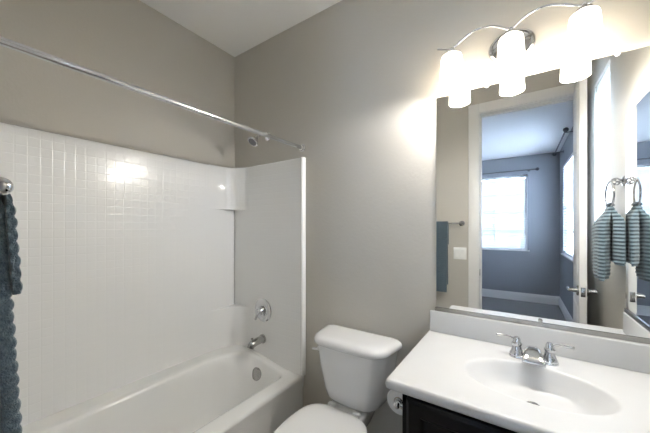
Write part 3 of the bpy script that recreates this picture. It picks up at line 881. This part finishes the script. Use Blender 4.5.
# ------------------------------------------------------------------ towel bar and ribbed towels on the front wall
BYY, BZ = 0.054, 1.4255
tb = thing('towel_bar', 'chrome towel bar on the wall left of the doorway holding the ribbed towels', 'towel bar', (-0.78, YF, BZ))
bm = nb(); tube(bm, [(-0.466, BYY, BZ), (-1.085, BYY, BZ)], 0.0075, 14); obj('bar', bm, M['chrome'], tb)
for x in (-0.466, -1.085):
    bm = nb()
    lathe(bm, (x, YF, BZ), (0, 1, 0), [(0.0005, 0.026), (0.005, 0.026), (0.010, 0.018), (0.018, 0.010), (0.06, 0.0085), (0.084, 0.0085)], 24)
    ball(bm, (x, BYY + 0.001, BZ), 0.0098)
    obj('post', bm, M['chrome'], tb)

def ribbed_towel(name, label, x0, x1, zf, zb, front, back, ztop, ybar, period, amp, thick, seed):
    """sheet draped over the bar: front(z) and back(z) give the y of its mid surface"""
    rnd = random.Random(seed)
    path = []
    n = int((ztop - 0.012 - zf) / period * 7)
    for i in range(n + 1):
        z = zf + (ztop - 0.012 - zf) * i / n
        path.append(Vector((0, front(z), z)))
    yf, yb_ = front(ztop), back(ztop)
    for i in range(1, 12):
        a = PI * i / 12
        path.append(Vector((0, (yf + yb_) / 2 + (yf - yb_) / 2 * math.cos(a), ztop - 0.012 + 0.014 * math.sin(a))))
    n = int((ztop - 0.012 - zb) / period * 7)
    for i in range(n + 1):
        z = ztop - 0.012 - (ztop - 0.012 - zb) * i / n
        path.append(Vector((0, back(z), z)))
    bm = nb()
    NX = 44
    cum = [0.0]
    for i in range(1, len(path)): cum.append(cum[-1] + (path[i] - path[i - 1]).length)
    outer, inner = [], []
    ph = [rnd.uniform(0, 6.28) for _ in range(6)]
    for i, p in enumerate(path):
        d = (path[min(i + 1, len(path) - 1)] - path[max(i - 1, 0)]).normalized()
        nv = Vector((0, d.z, -d.y))
        ro, ri = [], []
        for j in range(NX + 1):
            u = j / NX
            ed = min(j, NX - j)
            x = x0 + (x1 - x0) * u
            if ed < 4:
                off = (0.0, 0.0015, 0.005, 0.011)[ed] * (1 if x1 > x0 else -1)
                x = x0 + off if j == ed else x1 - off
            s = cum[i]
            wob = 0.12 * math.sin(x * 60 + s * 20 + ph[0]) + 0.10 * math.sin(x * 23 + ph[1])
            r = abs(math.sin(PI * (s / period + wob)))
            kn = 0.82 + 0.18 * math.sin(x * 330 + math.floor(s / period) * 2.1 + ph[2])
            sq = max(0.25, min(1.0, (ztop - p.z) / 0.035))
            h = amp * (r ** 0.6) * kn * sq
            wave = 0.0025 * math.sin(x * 14 + ph[3]) * min(1, (ztop - p.z) * 6)
            edge = (0.30, 0.72, 0.93, 1.0)[min(ed, 3)]
            q = p + nv * wave
            ex = 0.0025 * r * (1 if j == NX else -1 if j == 0 else 0)
            ro.append(Vector((x + ex, q.y, q.z)) + nv * (thick * sq / 2 + h) * edge)
            ri.append(Vector((x + ex, q.y, q.z)) - nv * (thick * sq / 2 + h * 0.3) * edge)
        outer.append(ro); inner.append(ri)
    loops = [ro + list(reversed(ri)) for ro, ri in zip(outer, inner)]
    loft(bm, loops)
    o = obj(name, bm, M['towel'], ang=80)
    return tag(o, label, 'towel')
def lerp_tab(tab):
    def f(z):
        if z >= tab[0][0]: return tab[0][1]
        for (za, ya), (zc, yc) in zip(tab, tab[1:]):
            if z >= zc: return ya + (yc - ya) * (za - z) / (za - zc)
        return tab[-1][1]
    return f
ribbed_towel('bath_towel', 'long ribbed slate teal bath towel hanging on the towel bar under the shorter towel', -0.578, -0.985, 0.765, 0.83,
             lerp_tab([(1.44, 0.0640), (1.36, 0.0665), (1.28, 0.0700), (1.09, 0.0790), (0.76, 0.086)]), lerp_tab([(1.44, 0.0420), (1.2, 0.034), (0.8, 0.026)]), 1.4350, BYY, 0.0185, 0.0042, 0.017, 1)
ribbed_towel('hand_towel', 'short ribbed slate teal hand towel draped over the longer towel, hem flaring out', -0.574, -0.90, 1.288, 1.22,
             lerp_tab([(1.46, 0.0700), (1.42, 0.0755), (1.35, 0.0805), (1.285, 0.0855)]), lerp_tab([(1.46, 0.0270), (1.2, 0.0130)]), 1.4420, BYY, 0.0175, 0.0036, 0.008, 2)

# ------------------------------------------------------------------ towel ring with striped towel on the right wall
QY, QZ, QX = 0.945, 1.618, XR - 0.056
tr = thing('towel_ring', 'ornate chrome towel ring on the right wall beside the side mirror', 'towel ring', (XR, QY, QZ))
bm = nb(); lathe(bm, (XR, QY, QZ), (-1, 0, 0), [(0.0005, 0.026), (0.005, 0.026), (0.010, 0.020), (0.013, 0.010), (0.020, 0.0065)], 24); obj('wall_plate', bm, M['chrome'], tr)
bm = nb()
for kk in range(5):
    a0 = 2 * PI * kk / 5
    tube(bm, [(XR - 0.011 - 0.042 * t_, QY + (0.004 + 0.014 * math.sin(PI * t_)) * math.cos(a0 + 2.2 * t_), QZ + (0.004 + 0.014 * math.sin(PI * t_)) * math.sin(a0 + 2.2 * t_)) for t_ in [i / 14 for i in range(15)]], 0.0032, 8)
ball(bm, (XR - 0.055, QY, QZ), 0.0085)
obj('twisted_post', bm, M['chrome'], tr)
bm = nb()
RR = 0.066
pts = [(XR - 0.055 + 0.004 * math.sin(2 * PI * i / 40), QY + RR * math.sin(2 * PI * i / 40), QZ - 0.002 - RR + RR * math.cos(2 * PI * i / 40)) for i in range(41)]
tube(bm, pts, 0.0042, 10, caps=False); obj('ring', bm, M['chrome'], tr)

def ring_towel():
    bm = nb()
    st = bm.verts.layers.float.new('stripe')
    zr = QZ - 0.002 - 2 * RR          # underside of the ring
    def leaf(xc0, xc1, zb, w_top, w_bot, t_top, t_bot, ph):
        n, loops = 44, []
        for i in range(75):
            f = i / 74
            z = zr + 0.012 - (zr + 0.012 - zb) * f
            e = min(1, f * 3.2) ; e = e * e * (3 - 2 * e)
            hw = w_top + (w_bot - w_top) * (e * 0.8 + 0.2 * f)
            ht = t_top + (t_bot - t_top) * e
            xc = xc0 + (xc1 - xc0) * e
            if f > 0.97: ht *= 0.8
            lp = []
            for j in range(n):
                a = 2 * PI * j / n
                c, s = math.cos(a), math.sin(a)
                y = QY + hw * math.copysign(abs(c) ** 0.75, c)
                fold = 1 + 0.20 * math.sin(3 * c * PI + ph + f * 1.3) * e
                x = xc + ht * math.copysign(abs(s) ** 0.85, s) * fold + 0.006 * math.sin(c * 5 + ph) * e
                x = min(x, XR - 0.012)
                rib = 0.0016 * math.sin(2 * PI * z / 0.0180)
                x += rib * (1 if s > 0 else -1) if x < XR - 0.014 else 0
                lp.append(Vector((x, y + rib * (1 if c > 0 else -1) * 0.7, z - 0.006 * c * f + (0.012 * f if s > 0 else 0))))
            loops.append(lp)
        rows = loft(bm, loops)
        for r_ in rows:
            for v in r_: v[st] = 0.5 + 0.5 * math.sin(2 * PI * v.co.z / 0.0180 + 1.2 * math.sin(v.co.y * 30))
    leaf(QX, QX - 0.030, 1.118, 0.030, 0.088, 0.011, 0.024, 0.4)
    leaf(QX + 0.004, QX + 0.033, 1.20, 0.030, 0.084, 0.009, 0.022, 2.1)
    # saddle over the ring joining the two leaves
    loops = []
    for i in range(9):
        a = PI * i / 8
        c0 = Vector((QX + 0.002 + 0.010 * math.cos(a), QY, zr + 0.010 + 0.010 * math.sin(a)))
        loops.append([c0 + Vector((0.007 * math.cos(a) * math.sin(b_), 0.030 * math.cos(b_), 0.007 * math.sin(a) * math.sin(b_))) for b_ in [2 * PI * k_ / 16 for k_ in range(16)]])
    rows = loft(bm, loops)
    for r_ in rows:
        for v in r_: v[st] = 0.3
    o = obj('ring_towel', bm, M['stripe'], ang=80)
    return tag(o, 'striped teal and pale grey towel hanging from the towel ring on the right wall', 'towel')
ring_towel()
